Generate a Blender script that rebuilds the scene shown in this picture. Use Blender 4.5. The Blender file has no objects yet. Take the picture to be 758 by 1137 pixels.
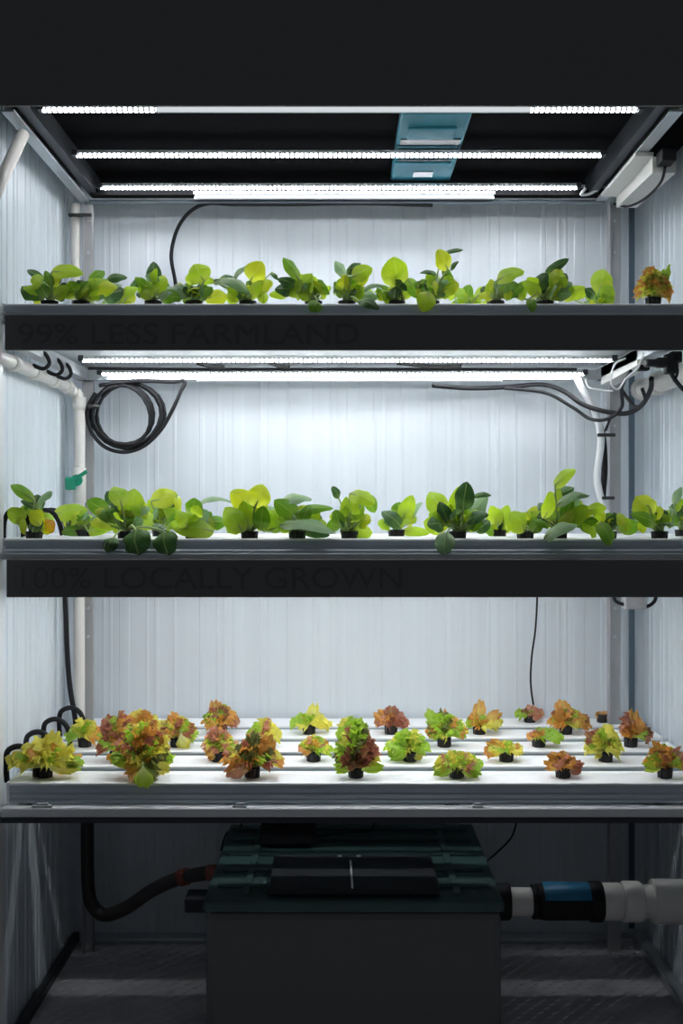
import bpy, bmesh, math, random
from mathutils import Vector, Matrix, noise
PI = math.pi
F = 1235.0            # focal length in pixels of the 758x1137 frame
CX, CY = 380.0, 560.0 # vanishing point
CZ = 1.4225           # eye height
SC = bpy.context.scene
COL = SC.collection
rnd = random.Random(7)

def U(px, py, Y):
    """a place in the container, Y metres in front of the lens"""
    return Vector(((px - CX) * Y / F, Y, CZ - (py - CY) * Y / F))

# ------------------------------------------------------------ materials
def new_mat(name):
    m = bpy.data.materials.new(name); m.use_nodes = True
    nt = m.node_tree; nt.nodes.clear()
    out = nt.nodes.new('ShaderNodeOutputMaterial')
    return m, nt, out

def pbr(name, col, rough=.5, metal=0.0, spec=.5, noise_amt=0.0, noise_scale=20, bump=0.0, col2=None, stretch=None):
    m, nt, out = new_mat(name)
    p = nt.nodes.new('ShaderNodeBsdfPrincipled')
    p.inputs['Base Color'].default_value = (*col, 1)
    p.inputs['Roughness'].default_value = rough
    p.inputs['Metallic'].default_value = metal
    p.inputs['Specular IOR Level'].default_value = spec
    if noise_amt or bump:
        tc = nt.nodes.new('ShaderNodeTexCoord'); mp = nt.nodes.new('ShaderNodeMapping')
        if stretch: mp.inputs['Scale'].default_value = stretch
        nz = nt.nodes.new('ShaderNodeTexNoise'); nz.inputs['Scale'].default_value = noise_scale
        nz.inputs['Detail'].default_value = 4
        nt.links.new(tc.outputs['Object'], mp.inputs['Vector']); nt.links.new(mp.outputs[0], nz.inputs['Vector'])
        if noise_amt:
            mx = nt.nodes.new('ShaderNodeMix'); mx.data_type = 'RGBA'
            mx.inputs['A'].default_value = (*[c * (1 - noise_amt) for c in col], 1)
            c2 = col2 or [min(1, c * (1 + noise_amt)) for c in col]
            mx.inputs['B'].default_value = (*c2, 1)
            nt.links.new(nz.outputs['Fac'], mx.inputs['Factor']); nt.links.new(mx.outputs['Result'], p.inputs['Base Color'])
        if bump:
            b = nt.nodes.new('ShaderNodeBump'); b.inputs['Strength'].default_value = bump; b.inputs['Distance'].default_value = .004
            nt.links.new(nz.outputs['Fac'], b.inputs['Height']); nt.links.new(b.outputs[0], p.inputs['Normal'])
    nt.links.new(p.outputs[0], out.inputs[0])
    return m

def emit(name, col, strength, dots=None, low=.15):
    m, nt, out = new_mat(name)
    e = nt.nodes.new('ShaderNodeEmission'); e.inputs[0].default_value = (*col, 1); e.inputs[1].default_value = strength
    if dots:
        tc = nt.nodes.new('ShaderNodeTexCoord'); sp = nt.nodes.new('ShaderNodeSeparateXYZ')
        nt.links.new(tc.outputs['Object'], sp.inputs[0])
        k = nt.nodes.new('ShaderNodeMath'); k.operation = 'MULTIPLY'; k.inputs[1].default_value = 2 * PI / dots
        s = nt.nodes.new('ShaderNodeMath'); s.operation = 'SINE'
        r = nt.nodes.new('ShaderNodeMapRange'); r.inputs['From Min'].default_value = -.45; r.inputs['From Max'].default_value = .55
        r.inputs['To Min'].default_value = low * strength; r.inputs['To Max'].default_value = strength * 1.5
        nt.links.new(sp.outputs['X'], k.inputs[0]); nt.links.new(k.outputs[0], s.inputs[0]); nt.links.new(s.outputs[0], r.inputs['Value'])
        nt.links.new(r.outputs[0], e.inputs[1])
    nt.links.new(e.outputs[0], out.inputs[0])
    return m

def leaf_mat(name, c0, c1, c2=None, trans=.5, gloss=.42, veins=.35):
    """c0 colour near the stalk, c1 colour of the blade, c2 colour of the rim; uv.x runs along the leaf, uv.y across"""
    m, nt, out = new_mat(name); N = nt.nodes.new; L = nt.links.new
    uv = N('ShaderNodeUVMap'); sp = N('ShaderNodeSeparateXYZ'); L(uv.outputs[0], sp.inputs[0])
    tc = N('ShaderNodeTexCoord'); nz = N('ShaderNodeTexNoise'); nz.inputs['Scale'].default_value = 55; nz.inputs['Detail'].default_value = 3
    L(tc.outputs['Object'], nz.inputs['Vector'])
    add = N('ShaderNodeMath'); add.operation = 'MULTIPLY_ADD'; add.inputs[1].default_value = .5; add.inputs[2].default_value = -.25
    L(nz.outputs['Fac'], add.inputs[0])
    t = N('ShaderNodeMath'); t.operation = 'ADD'; L(sp.outputs['X'], t.inputs[0]); L(add.outputs[0], t.inputs[1])
    rp = N('ShaderNodeValToRGB'); e = rp.color_ramp.elements
    e[0].position = .12; e[0].color = (*c0, 1); e[1].position = .5; e[1].color = (*c1, 1)
    if c2:
        n = e.new(.88); n.color = (*c2, 1)
    L(t.outputs[0], rp.inputs[0])
    # midrib and side veins
    ab = N('ShaderNodeMath'); ab.operation = 'ABSOLUTE'; L(sp.outputs['Y'], ab.inputs[0])
    mr = N('ShaderNodeMapRange'); mr.inputs['From Min'].default_value = .02; mr.inputs['From Max'].default_value = .1
    mr.inputs['To Min'].default_value = 1; mr.inputs['To Max'].default_value = 0; L(ab.outputs[0], mr.inputs['Value'])
    sv = N('ShaderNodeMath'); sv.operation = 'MULTIPLY_ADD'; sv.inputs[1].default_value = -.45; L(ab.outputs[0], sv.inputs[0]); L(sp.outputs['X'], sv.inputs[2])
    sk = N('ShaderNodeMath'); sk.operation = 'MULTIPLY'; sk.inputs[1].default_value = 44; L(sv.outputs[0], sk.inputs[0])
    ss = N('ShaderNodeMath'); ss.operation = 'SINE'; L(sk.outputs[0], ss.inputs[0])
    s2 = N('ShaderNodeMapRange'); s2.inputs['From Min'].default_value = .8; s2.inputs['From Max'].default_value = 1
    s2.inputs['To Max'].default_value = .45; L(ss.outputs[0], s2.inputs['Value'])
    vm = N('ShaderNodeMath'); vm.operation = 'MAXIMUM'; L(mr.outputs[0], vm.inputs[0]); L(s2.outputs[0], vm.inputs[1])
    vs = N('ShaderNodeMath'); vs.operation = 'MULTIPLY'; vs.inputs[1].default_value = veins; L(vm.outputs[0], vs.inputs[0])
    mx = N('ShaderNodeMix'); mx.data_type = 'RGBA'; mx.inputs['B'].default_value = (.55, .66, .22, 1)
    L(vs.outputs[0], mx.inputs['Factor']); L(rp.outputs[0], mx.inputs['A'])
    p = N('ShaderNodeBsdfPrincipled'); p.inputs['Roughness'].default_value = gloss
    L(mx.outputs['Result'], p.inputs['Base Color'])
    hs = N('ShaderNodeHueSaturation'); hs.inputs['Saturation'].default_value = 1.15; hs.inputs['Value'].default_value = 1.5; hs.inputs['Hue'].default_value = .488
    L(mx.outputs['Result'], hs.inputs['Color'])
    tr = N('ShaderNodeBsdfTranslucent'); L(hs.outputs[0], tr.inputs[0])
    ms = N('ShaderNodeMixShader'); ms.inputs[0].default_value = trans
    L(p.outputs[0], ms.inputs[1]); L(tr.outputs[0], ms.inputs[2])
    bp = N('ShaderNodeBump'); bp.inputs['Strength'].default_value = .35; bp.inputs['Distance'].default_value = .002
    L(vm.outputs[0], bp.inputs['Height']); L(bp.outputs[0], p.inputs['Normal'])
    L(ms.outputs[0], out.inputs[0])
    return m

def wall_mat(name, col, rough, metal):
    m, nt, out = new_mat(name); N = nt.nodes.new; L = nt.links.new
    p = N('ShaderNodeBsdfPrincipled'); p.inputs['Roughness'].default_value = rough; p.inputs['Metallic'].default_value = metal
    tc = N('ShaderNodeTexCoord'); mp = N('ShaderNodeMapping'); mp.inputs['Scale'].default_value = (26, 26, .35)
    nz = N('ShaderNodeTexNoise'); nz.inputs['Scale'].default_value = 1; nz.inputs['Detail'].default_value = 5
    L(tc.outputs['Object'], mp.inputs[0]); L(mp.outputs[0], nz.inputs['Vector'])
    rp = N('ShaderNodeValToRGB'); e = rp.color_ramp.elements
    e[0].position = .3; e[0].color = (*[c * .93 for c in col], 1); e[1].position = .7; e[1].color = (*col, 1)
    L(nz.outputs['Fac'], rp.inputs[0]); L(rp.outputs[0], p.inputs['Base Color'])
    bp = N('ShaderNodeBump'); bp.inputs['Strength'].default_value = .08; bp.inputs['Distance'].default_value = .003
    L(nz.outputs['Fac'], bp.inputs['Height']); L(bp.outputs[0], p.inputs['Normal'])
    L(p.outputs[0], out.inputs[0])
    return m

M = {}
M['wall_back'] = wall_mat('pale_steel_cladding', (.72, .765, .81), .42, .1)
M['wall_side'] = wall_mat('pale_blue_steel_cladding', (.76, .825, .875), .4, .08)
M['black_panel'] = pbr('matt_black_board', (.011, .011, .0115), .9, spec=.0)
M['sign'] = pbr('charcoal_sign_board', (.165, .165, .166), .7, spec=.15)
M['letter'] = pbr('black_vinyl', (.12, .12, .125), .5, spec=.25)
M['floor'] = pbr('dark_tread_plate', (.50, .48, .51), .3, metal=.15, noise_amt=.3, noise_scale=9)
M['alu'] = pbr('brushed_aluminium', (.55, .58, .60), .35, metal=.7, noise_amt=.08, noise_scale=30, stretch=(1, 1, 1))
M['alu_dark'] = pbr('dark_anodised_metal', (.05, .055, .065), .4, metal=.6)
M['post'] = pbr('galvanised_post', (.42, .42, .43), .45, metal=.5, noise_amt=.2, noise_scale=14)
M['flashing'] = pbr('blue_grey_flashing', (.10, .14, .18), .45, metal=.3)
M['rail_grey'] = pbr('grey_rail', (.16, .19, .22), .45, metal=.4)
M['white_metal'] = pbr('white_powder_coat', (.78, .79, .80), .4, noise_amt=.04, noise_scale=12)
M['channel'] = pbr('white_channel_plastic', (.88, .89, .90), .4, noise_amt=.03, noise_scale=8)
M['channel_side'] = pbr('slate_channel_side', (.44, .51, .56), .4, noise_amt=.08, noise_scale=10)
M['pvc'] = pbr('white_pvc', (.74, .71, .67), .35, noise_amt=.08, noise_scale=8)
M['white_hose'] = pbr('white_flex_hose', (.75, .76, .77), .4)
M['black_rubber'] = pbr('black_rubber', (.010, .010, .012), .6, spec=.25)
M['rubber_soft'] = pbr('dark_hose_rubber', (.03, .027, .027), .45)
M['pot'] = pbr('black_net_pot_plastic', (.012, .011, .012), .55)
M['medium'] = pbr('brown_growing_plug', (.05, .03, .02), .9, noise_amt=.4, noise_scale=200)
M['teal'] = pbr('teal_plastic', (.02, .15, .20), .6, spec=.1, noise_amt=.2, noise_scale=6)
M['teal_pale'] = pbr('pale_teal_plastic', (.08, .21, .26), .6, spec=.1)
M['teal_dark'] = pbr('dark_teal_plastic', (.003, .02, .03), .5)
M['label'] = pbr('pale_sticker', (.45, .48, .52), .5)
M['tank'] = pbr('black_tank_plastic', (.15, .15, .15), .6, spec=.2)
M['tank_lid'] = pbr('dark_green_tank_lid', (.045, .10, .096), .5, noise_amt=.3, noise_scale=6)
M['tank_hatch'] = pbr('black_hatch_plastic', (.035, .04, .048), .6, spec=.2)
M['blue'] = pbr('blue_band', (.02, .20, .38), .35)
M['green'] = pbr('green_valve_handle', (.0, .24, .13), .4)
M['red'] = pbr('rusty_red_clamp', (.22, .05, .03), .5)
M['cream'] = pbr('cream_driver_housing', (.72, .71, .67), .4)
M['led'] = emit('led_strip_glow', (.93, .965, 1.0), 45.0, dots=.0135, low=.008)
M['led_low'] = emit('led_strip_glow_soft', (.93, .965, 1.0), 47.0, dots=.0135, low=.008)
M['tube'] = emit('frosted_tube_glow', (.90, .96, 1.0), .72)
M['tube_bright'] = emit('frosted_tube_bright', (.92, .96, 1.0), 1.1)
M['bolt'] = pbr('black_bolt', (.02, .02, .02), .4)

LIME = leaf_mat('lime_leaf', (.50, .62, .14), (.39, .56, .085), trans=.58)  # lime and yellow tones carry the glow of back-lit leaves in their colour
YELW = leaf_mat('yellow_green_leaf', (.56, .64, .14), (.50, .58, .09), trans=.58)
GREN = leaf_mat('mid_green_leaf', (.28, .44, .10), (.15, .32, .045), trans=.45)
DARK = leaf_mat('dark_green_leaf', (.14, .27, .08), (.040, .115, .035), trans=.22, gloss=.34)
PALE = leaf_mat('grey_green_leaf', (.36, .48, .28), (.22, .36, .19), trans=.35, gloss=.3)
ORNG = leaf_mat('orange_yellow_leaf', (.45, .50, .06), (.60, .36, .03), (.55, .25, .03), trans=.5)
TONE = dict(L=LIME, Y=YELW, G=GREN, D=DARK, P=PALE, O=ORNG)
STALK = pbr('pale_green_stalk', (.42, .54, .22), .45, noise_amt=.15, noise_scale=60)
LT = dict(
    g=leaf_mat('lettuce_green', (.72, .80, .40), (.50, .66, .18), (.38, .56, .10), trans=.58, veins=.3),
    y=leaf_mat('lettuce_yellow_green', (.82, .84, .56), (.80, .80, .32), (.74, .72, .18), trans=.58, veins=.3),
    o=leaf_mat('lettuce_amber', (.80, .78, .42), (.80, .66, .22), (.64, .38, .12), trans=.55, veins=.3),
    r=leaf_mat('lettuce_red_brown', (.74, .60, .34), (.58, .34, .20), (.40, .17, .11), trans=.5, veins=.3),
    d=leaf_mat('lettuce_dark_green', (.42, .52, .16), (.18, .28, .07), (.18, .20, .07), trans=.4, veins=.25),
    p=leaf_mat('lettuce_pinkish', (.80, .70, .50), (.74, .50, .36), (.60, .32, .22), trans=.52, veins=.3))

# ------------------------------------------------------------ mesh helpers
class MB:
    def __init__(s): s.v = []; s.f = []; s.m = []; s.uv = {}; s.smooth = []
    def face(s, idx, mi=0, sm=False): s.f.append(tuple(idx)); s.m.append(mi); s.smooth.append(sm)
    def box(s, x0, x1, y0, y1, z0, z1, mi=0, bev=0.0, mat=None):
        b = min(bev, (x1 - x0) * .45, (y1 - y0) * .45, (z1 - z0) * .45) if bev else 0
        o = len(s.v)
        if b <= 0:
            pts = [(x, y, z) for z in (z0, z1) for y in (y0, y1) for x in (x0, x1)]
            fs = [(0, 2, 3, 1), (4, 5, 7, 6), (0, 1, 5, 4), (2, 6, 7, 3), (0, 4, 6, 2), (1, 3, 7, 5)]
            for p in pts: s.v.append(Vector(p) if mat is None else mat @ Vector(p))
            for f in fs: s.face([o + i for i in f], mi)
        else:
            bm = bmesh.new(); bmesh.ops.create_cube(bm, size=1)
            for v in bm.verts:
                v.co = Vector(((x0 + x1) / 2 + v.co.x * (x1 - x0), (y0 + y1) / 2 + v.co.y * (y1 - y0), (z0 + z1) / 2 + v.co.z * (z1 - z0)))
            bmesh.ops.bevel(bm, geom=bm.edges[:], offset=b, segments=2, profile=.5, affect='EDGES')
            bm.verts.index_update()
            for v in bm.verts: s.v.append(v.co.copy() if mat is None else mat @ v.co)
            for f in bm.faces: s.face([o + v.index for v in f.verts], mi)
            bm.free()
        return s
    def tube(s, pts, r, n=10, mi=0, caps=True, ry=None):
        pts = [Vector(p) for p in pts]
        rr = r if isinstance(r, (list, tuple)) else [r] * len(pts)
        o = len(s.v); N = len(pts)
        t = (pts[1] - pts[0]).normalized()
        up = Vector((0, 0, 1)) if abs(t.z) < .9 else Vector((0, 1, 0))
        a = t.cross(up).normalized(); b = a.cross(t)
        for i, p in enumerate(pts):
            if i == 0: tt = t
            elif i == N - 1: tt = (pts[i] - pts[i - 1]).normalized()
            else: tt = (pts[i + 1] - pts[i - 1]).normalized()
            a = (a - tt * a.dot(tt)).normalized(); b = tt.cross(a)
            for k in range(n):
                an = 2 * PI * k / n
                s.v.append(p + a * (math.cos(an) * rr[i]) + b * (math.sin(an) * rr[i]))
        for i in range(N - 1):
            for k in range(n):
                k2 = (k + 1) % n
                s.face((o + i * n + k, o + i * n + k2, o + (i + 1) * n + k2, o + (i + 1) * n + k), mi, True)
        if caps:
            s.face([o + k for k in range(n)][::-1], mi); s.face([o + (N - 1) * n + k for k in range(n)], mi)
        return s
    def prism_x(s, prof, x0, x1, mi=0, mis=None):
        """closed (y,z) outline pulled along x"""
        o = len(s.v); n = len(prof)
        for x in (x0, x1):
            for (y, z) in prof: s.v.append(Vector((x, y, z)))
        for i in range(n):
            j = (i + 1) % n
            s.face((o + i, o + j, o + n + j, o + n + i), mis[i] if mis else mi)
        s.face([o + i for i in range(n)][::-1], mi); s.face([o + n + i for i in range(n)], mi)
        return s
    def build(s, name, mats, parent=None, loc=None):
        if not isinstance(mats, (list, tuple)): mats = [mats]
        me = bpy.data.meshes.new(name)
        base = Vector((0, 0, 0))
        if parent is not None: base = parent_world(parent)
        if loc is not None: base = Vector(loc)
        me.from_pydata([tuple(v - base) for v in s.v], [], s.f)
        for m in mats: me.materials.append(m)
        me.polygons.foreach_set('material_index', s.m); me.polygons.foreach_set('use_smooth', s.smooth)
        if s.uv:
            ul = me.uv_layers.new(name='UVMap')
            for lp in me.loops: ul.data[lp.index].uv = s.uv.get(lp.vertex_index, (.05, 0))
        me.update()
        o = bpy.data.objects.new(name, me); COL.objects.link(o)
        if parent is not None: o.parent = parent
        elif loc is not None: o.location = loc
        return o

def parent_world(p):
    v = Vector((0, 0, 0))
    while p is not None: v += p.location; p = p.parent
    return v

def thing(name, label, cat, loc=(0, 0, 0), group=None):
    o = bpy.data.objects.new(name, None); COL.objects.link(o)
    o.empty_display_size = .05; o.location = loc; o['label'] = label; o['category'] = cat
    if group: o['group'] = group
    return o
def tag(o, label, cat, group=None):
    o['label'] = label; o['category'] = cat
    if group: o['group'] = group
    return o
def struct(o): o['kind'] = 'structure'; return o
def dup(root, offset=(0, 0, 0), label=None, group=None):
    def cp(o, par):
        c = o.copy(); COL.objects.link(c)
        if par is not None: c.parent = par
        for ch in [x for x in bpy.data.objects if x.parent == o]: cp(ch, c)
        return c
    r = cp(root, None); r.location = root.location + Vector(offset)
    if label: r['label'] = label
    if group: r['group'] = group
    return r

def spline(pts, n=8):
    pts = [Vector(p) for p in pts]; P = [pts[0]] + pts + [pts[-1]]; out = []
    for i in range(1, len(P) - 2):
        p0, p1, p2, p3 = P[i - 1:i + 3]
        for k in range(n):
            t = k / n
            out.append(.5 * ((2 * p1) + (-p0 + p2) * t + (2 * p0 - 5 * p1 + 4 * p2 - p3) * t * t + (-p0 + 3 * p1 - 3 * p2 + p3) * t ** 3))
    out.append(pts[-1]); return out

# ------------------------------------------------------------ setting
XL, XR, YB, YF = -.886, .992, 3.66, 2.70
ZT = 3.0
def corrugated(name, a, b, z0, z1, inward, mat, ribs, depth=.009, thick=.05):
    """upright ribbed cladding between plan points a and b; ribs = list of (centre, width) along it"""
    a = Vector(a); b = Vector(b); L = (b - a).length; d = (b - a) / L; n = Vector(inward)
    prof = [(0, 0)]
    for c, w in ribs:
        if c - w / 2 - .004 <= prof[-1][0] or c + w / 2 + .004 >= L: continue
        prof += [(c - w / 2 - .003, 0), (c - w / 2, depth), (c + w / 2, depth), (c + w / 2 + .003, 0)]
    prof.append((L, 0))
    mb = MB(); m = len(prof)
    for z in (z0, z1):
        for t, h in prof: mb.v.append(Vector((a.x, a.y, z)) + Vector((d.x, d.y, 0)) * t + Vector((n.x, n.y, 0)) * h)
    for i in range(m - 1): mb.face((i, i + 1, m + i + 1, m + i))
    o = len(mb.v)
    for z in (z0, z1):
        for t in (0, L): mb.v.append(Vector((a.x, a.y, z)) + Vector((d.x, d.y, 0)) * t - Vector((n.x, n.y, 0)) * thick)
    mb.face((o, o + 2, o + 3, o + 1)); mb.face((0, m, o + 2, o)); mb.face((m - 1, o + 1, o + 3, 2 * m - 1))
    mb.face([m + i for i in range(m)] + [o + 3, o + 2]); mb.face([i for i in range(m)][::-1] + [o, o + 1])
    bm = bmesh.new()
    return struct(mb.build(name, mat))
ribs = []
x = .05
pat = [(.012, .052), (.006, .022), (.006, .045), (.03, .075), (.006, .03), (.010, .06), (.006, .09)]
i = 0
while x < 1.85:
    ribs.append((x, pat[i % 7][0])); x += pat[i % 7][1]; i += 1
corrugated('wall_back', (XL, YB, 0), (XR, YB, 0), 0, ZT, (0, -1, 0), M['wall_back'], ribs, depth=.0011)
sribs = []
x = .03; i = 0
while x < .95:
    w = (.022, .012, .03, .016)[i % 4]; sribs.append((x, w)); x += (.055, .042, .07, .05)[i % 4]; i += 1
corrugated('wall_left', (XL, YF, 0), (XL, YB, 0), 0, ZT, (1, 0, 0), M['wall_side'], sribs, depth=.003)
corrugated('wall_right', (XR, YF, 0), (XR, YB, 0), 0, ZT, (-1, 0, 0), M['wall_side'], sribs, depth=.003)
struct(MB().box(XL - .05, XR + .05, YF, YB + .05, ZT, ZT + .05).build('ceiling', M['black_panel']))

# tread plate floor with raised lozenges
fl = MB().box(XL - .05, XR + .05, 2.3, YB + .05, -.04, 0)
ro = 0; y = 2.95
while y < YB - .01:
    x = XL + .02 + (.0215 if ro % 2 else 0); ci = 0
    while x < XR - .02:
        an = math.radians(38 if (ro + ci) % 2 else -38 + 76)
        an = math.radians(38) if ro % 2 else math.radians(28)
        c, s_ = math.cos(an), math.sin(an); o = len(fl.v)
        for (u, v, h) in ((-.014, 0, .0003), (0, -.0042, .0003), (.014, 0, .0003), (0, .0042, .0003), (-.006, 0, .0028), (.006, 0, .0028)):
            fl.v.append(Vector((x + u * c - v * s_, y + u * s_ + v * c, h)))
        for f in ((0, 1, 4), (1, 5, 4), (1, 2, 5), (2, 3, 5), (3, 4, 5), (3, 0, 4)): fl.face([o + k for k in f])
        x += .043; ci += 1
    y += .0265; ro += 1
struct(fl.build('floor', M['floor']))
struct(MB().box(XL + .034, XR - .05, YB - .055, YB - .0045, 0, .014, bev=.003).build('baseboard_back', M['alu']))
struct(MB().box(XR - .045, XR - .008, 2.9, YB - .035, 0, .03, bev=.004).build('baseboard_right', M['alu']))
struct(MB().box(XL + .008, XL + .03, 2.9, YB - .035, 0, .03, bev=.004).build('baseboard_left', M['alu_dark']))
# corner flashing on the right
struct(MB().box(XR - .052, XR - .034, YB - .012, YB - .0045, .031, 2.45).build('trim_1', M['flashing']))

# big black fascia above the top lights
f0 = MB().box(-1.05, 1.05, 2.69, 2.70, CZ + .965, ZT)
struct(f0.build('trim_2', M['sign']))
struct(MB().box(XL + .01, XR - .01, 2.70, 3.60, CZ + 1.035, CZ + 1.06).build('trim_3', M['black_panel']))

# ------------------------------------------------------------ rack
rack = thing('steel_rack', 'tall aluminium shelving rack holding the three planted shelves inside the container', 'rack', (0, 3.2, 0))
for nm, x0, x1, y0, y1 in (('post', -.885, -.852, 2.765, 2.80), ('post', .866, .90, 2.765, 2.80)):
    p = MB().box(x0, x1, y0, y1, 0, CZ + .495, bev=.003).build(nm, M['white_metal'], rack)
    for z in (CZ + .41, CZ + .365, CZ - .12, CZ - .25):
        MB().tube([(x1 - .006, y0 + .001, z), (x1 - .006, y0 - .006, z)], .005, 8).build('bolt', M['bolt'], p)
for x0, x1 in ((-.822, -.792), (.845, .885)):
    p = MB().box(x0, x1, 3.535, 3.555, 0, CZ + .955, bev=.002)
    p.box(x0, x0 + .004, 3.515, 3.535, 0, CZ + .955)
    p = p.build('post', M['post'], rack)
    for z in (CZ + .90, CZ + .8, CZ + .25, CZ - .42, CZ - .33):
        MB().tube([((x0 + x1) / 2, 3.536, z), ((x0 + x1) / 2, 3.530, z)], .005, 8).build('bolt', M['alu'], p)
# top side rails (angle section) and the rear cross rail
for sx, xi in ((-1, -.80), (1, .80)):
    mb = MB(); xo = xi + sx * .032
    mb.box(min(xi, xo), max(xi, xo), 2.715, 3.53, CZ + .958, CZ + .963)
    mb.box(min(xo, xo - sx * .004), max(xo, xo - sx * .004), 2.715, 3.53, CZ + .963, CZ + 1.034)
    mb.build('side_rail', M['alu'], rack)
    MB().box(min(xi - sx * .03, xi - sx * .002), max(xi - sx * .03, xi - sx * .002), 2.715, 3.53, CZ + .975, CZ + 1.034).build('wiring_or_dark_strip', M['alu_dark'], rack)
for zt in (.955,):
    mb = MB().box(-.80, .83, 3.515, 3.535, CZ + zt - .002, CZ + zt + .008, bev=.002)
    mb.build('rear_rail', M['rail_grey'], rack)
    MB().box(-.79, .82, 3.478, 3.5145, CZ + zt + .012, CZ + zt + .034, bev=.002).build('wiring_or_dark_strip', M['black_panel'], rack)  # added black strip, keeps the gap behind the rear bar dark and blocks light
for zr in (.395, -.215):   # rails below the two upper shelves
    MB().box(-.835, -.80, 2.80, 3.53, CZ + zr - .004, CZ + zr + .03, bev=.002).build('side_rail', M['alu'], rack)
    MB().box(.80, .835, 2.80, 3.53, CZ + zr - .004, CZ + zr + .03, bev=.002).build('side_rail', M['alu'], rack)
    MB().box(-.835, .86, 3.50, 3.53, CZ + zr - .004, CZ + zr + .03, bev=.002).build('rear_rail', M['alu'], rack)

SH = {1: CZ + .503, 2: CZ - .086, 3: CZ - .698}    # height of channel tops
# front lips of the shelves
MB().box(-.851, 1.0, 2.775, 2.782, SH[1] - .030, SH[1] - .026, bev=.001).build('front_lip', M['alu'], rack)
MB().box(-.851, 1.0, 2.768, 2.785, SH[2] - .052, SH[2] - .036, bev=.003).build('front_lip', M['alu'], rack)
lip = MB().box(-.850, 1.0, 2.762, 2.79, SH[3] - .080, SH[3] - .056, bev=.004)
lip.build('front_lip', M['white_metal'], rack)
MB().box(-.850, 1.0, 2.763, 2.785, SH[3] - .094, SH[3] - .081).build('front_beam', M['alu_dark'], rack)
# decks the channels rest on
decks = {}
for k in (1, 2):
    decks[k] = MB().box(-.84, .95, 2.80, 3.62, SH[k] - .062, SH[k] - .058)
    decks[k].build('deck_or_light_baffle', M['white_metal'], rack)

# ------------------------------------------------------------ sign boards
def sign(z0, z1, x0, label, txt, tx0, tx1, ty0, ty1, small=False):
    t = thing('sign_board', label, 'sign', (0, 2.755, z0))
    MB().box(x0, 1.04, 2.748, 2.762, z0, z1, bev=.0015).build('board', M['sign'], t)
    cu = bpy.data.curves.new('lettering', 'FONT'); cu.body = txt; cu.extrude = .0008; cu.size = 1; cu.space_character = 1.0
    ob = bpy.data.objects.new('tmp', cu); COL.objects.link(ob); bpy.context.view_layer.update()
    me = bpy.data.meshes.new_from_object(ob.evaluated_get(bpy.context.evaluated_depsgraph_get()))
    COL.objects.unlink(ob); bpy.data.objects.remove(ob)
    xs = [v.co.x for v in me.vertices]; ys = [v.co.y for v in me.vertices]
    a = U(tx0, ty1, 2.747); b = U(tx1, ty0, 2.747)
    for v in me.vertices:
        fx = (v.co.x - min(xs)) / (max(xs) - min(xs)); fy = (v.co.y - min(ys)) / (max(ys) - min(ys))
        v.co = Vector((a.x + fx * (b.x - a.x), 2.7475 - v.co.z * .5, a.z + fy * (b.z - a.z))) - t.location
    order = sorted(range(len(me.vertices)), key=lambda i: me.vertices[i].co.x); cuts = []
    xs = [me.vertices[i].co.x for i in order]
    # the two widest gaps part the three words
    spans = {}
    bm = bmesh.new(); bm.from_mesh(me); bm.verts.ensure_lookup_table(); seen = set(); isl = []
    for v in bm.verts:
        if v.index in seen: continue
        st = [v]; seen.add(v.index); ids = []
        while st:
            q = st.pop(); ids.append(q.index)
            for e in q.link_edges:
                w_ = e.other_vert(q)
                if w_.index not in seen: seen.add(w_.index); st.append(w_)
        cx = [bm.verts[i].co.x for i in ids]; isl.append((min(cx), max(cx), set(ids)))
    isl.sort(key=lambda q: q[0]); gaps = []; mx = isl[0][1]
    for k in range(1, len(isl)):
        gaps.append((isl[k][0] - mx, (isl[k][0] + mx) / 2)); mx = max(mx, isl[k][1])
    cut = sorted(g[1] for g in sorted(gaps)[-2:])
    bm.free()
    for k in range(3):
        lo, hi = ([-99] + cut)[k], (cut + [99])[k]
        b2 = bmesh.new(); b2.from_mesh(me)
        bmesh.ops.delete(b2, geom=[v for v in b2.verts if not lo < v.co.x <= hi], context='VERTS')
        m2 = bpy.data.meshes.new('lettering'); b2.to_mesh(m2); b2.free()
        m2.materials.clear(); m2.materials.append(M['letter'])
        o = bpy.data.objects.new('lettering', m2); COL.objects.link(o); o.parent = t
    return t
sign(U(0, 389, 2.755).z, U(0, 350, 2.755).z, U(6, 0, 2.755).x, 'black board reading 99% LESS FARMLAND along the top planted shelf', '99% LESS FARMLAND', 20, 398, 359, 382)
sign(U(0, 663, 2.755).z, U(0, 621, 2.755).z, U(8, 0, 2.755).x, 'black board reading 100% LOCALLY GROWN along the middle planted shelf', '100% LOCALLY GROWN', 24, 446, 630, 654)

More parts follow.
